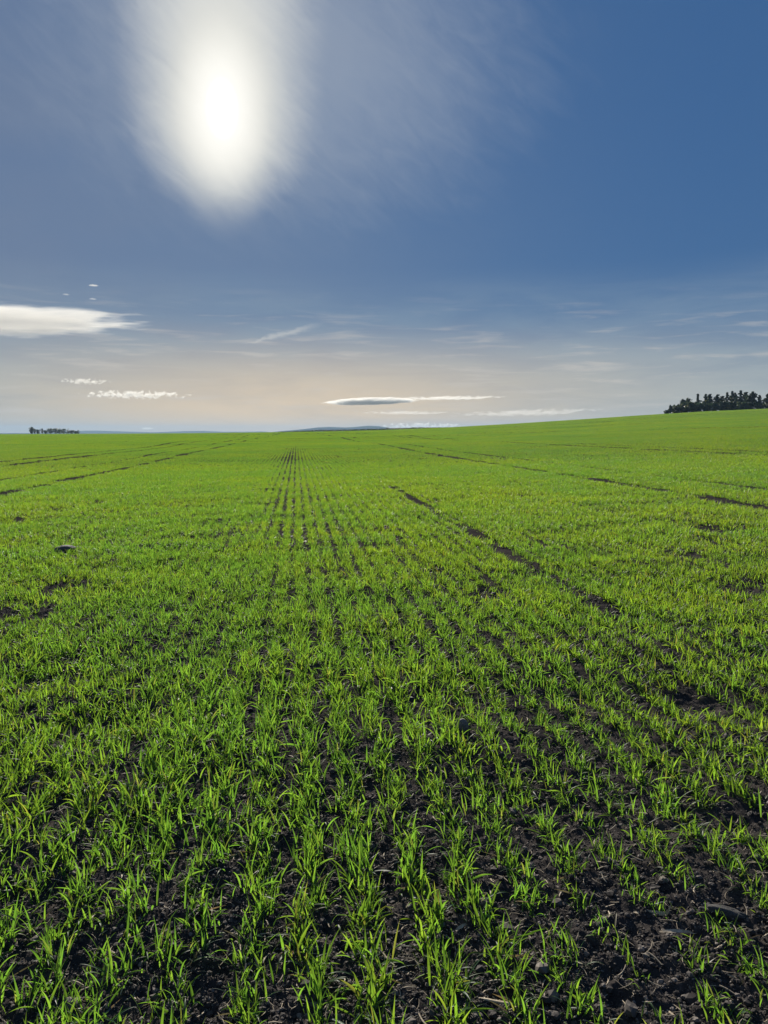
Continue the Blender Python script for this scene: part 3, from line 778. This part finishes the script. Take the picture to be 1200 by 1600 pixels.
# ------------------------------------------------------------------ clouds: volumes high above and beyond the haze
def cloud_material(name, dens, g, size, erode, freq):
    m, t, out = material(name)
    tcn = t.new('ShaderNodeTexCoord'); P_ = tcn.outputs['Object']
    # Object coordinates: the hull is one unit across its half axes
    at = t.new('ShaderNodeVectorMath', operation='MULTIPLY'); t.l.new(P_, at.inputs[0]); at.inputs[1].default_value = freq
    n = t.noise(at.outputs[0], 1.0, 5, 0.62)
    ln = t.new('ShaderNodeVectorMath', operation='LENGTH'); t.l.new(P_, ln.inputs[0])
    f = t.sub(t.sub(1.0, ln.outputs['Value']), t.mul(t.sub(n, 0.42), erode))
    dn = t.mul(t.ss(f, 0.0, 0.30), dens)
    pv = t.new('ShaderNodeVolumePrincipled'); t.l.new(dn, pv.inputs['Density'])
    pv.inputs['Color'].default_value = (0.90, 0.885, 0.83, 1); pv.inputs['Anisotropy'].default_value = g
    t.l.new(pv.outputs[0], out.inputs['Volume'])
    rgb = t.new('ShaderNodeRGB'); rgb.outputs[0].default_value = (1, 1, 1, 1)
    tb = t.new('ShaderNodeBsdfTransparent'); t.l.new(rgb.outputs[0], tb.inputs['Color']); t.l.new(tb.outputs[0], out.inputs['Surface'])
    m.cycles.homogeneous_volume = False
    return m
def cloud(px, py, wpx, hpx, dist_, tau, erode, freq, seed, label, g=0.28, tilt=0.0, group=None, depth=1.0):
    d = ray(px, py); s = dist_ / d[1]
    sx_ = wpx / 1208.0 * dist_ / 2; sz_ = hpx / 1208.0 * dist_ / 2; sy_ = sx_ * depth
    me = lump(4, seed, (1, 1, 1), 0.05, 2.0, cloud_material('cloud', tau / (2 * sy_), g, sx_, erode, freq), 'cloud')
    o = link('cloud', smooth(me), None, (d[0] * s, d[1] * s, EYE + d[2] * s), label=label, category='cloud')
    o.scale = (sx_ * 1.08, sy_ * 1.08, sz_ * 1.08); o.rotation_euler = (0, -tilt, -math.atan2(d[0], d[1]))
    if group: o['group'] = group
CLOUDS = True
if CLOUDS:
    cloud(5, 500, 425, 50, 11000, 2.4, 1.5, (2.6, 1.2, 3.2), 3, 'long bright cloud tapering to a tip at the left edge of the sky', tilt=R(2.2), depth=0.35)
    cloud(580, 627, 150, 12, 21000, 16.0, 0.9, (3.5, 2.0, 1.2), 5, 'grey lens shaped cloud with a bright rim low over the blue hills', tilt=R(1.5), depth=0.5)
    cloud(700, 622, 180, 6.5, 21500, 1.6, 2.0, (8.0, 0.8, 1.5), 6, 'thin bright tail streaming right from the lens shaped cloud', tilt=R(0.6), depth=0.3)
    cloud(212, 617, 160, 14, 19000, 2.0, 3.4, (11.0, 0.8, 1.2), 7, 'row of small white puffs above the left skyline', depth=0.2)
    cloud(132, 596, 76, 10, 17000, 1.1, 3.6, (7.0, 0.8, 1.2), 8, 'faint broken white wisp above the row of small puffs', depth=0.25)
    cloud(635, 645, 150, 6, 24000, 0.7, 2.2, (7.0, 0.8, 1.5), 9, 'thin pale streak of cloud below the lens shaped cloud', depth=0.3)
    cloud(820, 645, 240, 11, 24000, 0.6, 2.4, (8.0, 0.8, 1.5), 10, 'long pale streak of cloud above the rising field on the right', tilt=R(1.6), depth=0.3)
    cloud(660, 667, 135, 14, 30000, 2.4, 3.2, (10.0, 0.8, 1.1), 11, 'bank of white puffs touching the field crest right of the hills', depth=0.2)
    cloud(146, 446, 17, 3.2, 9000, 0.9, 1.6, (3.0, 2.0, 1.5), 12, 'brightest tiny cloud shred above the long bright cloud', depth=0.4)
    cloud(145, 467, 13, 3.2, 9000, 0.4, 1.8, (3.0, 2.0, 1.5), 13, 'small shred of cloud just above the tip of the long bright cloud', depth=0.4)
    cloud(103, 460, 12, 3.2, 9000, 0.35, 1.8, (3.0, 2.0, 1.5), 14, 'leftmost small shred of cloud above the long bright cloud', depth=0.4)
    cloud(230, 669.5, 20, 4, 30000, 1.2, 0.7, (3.0, 2.0, 1.5), 15, 'tiny white cloud cap on the skyline right of the small far clump', depth=0.4)
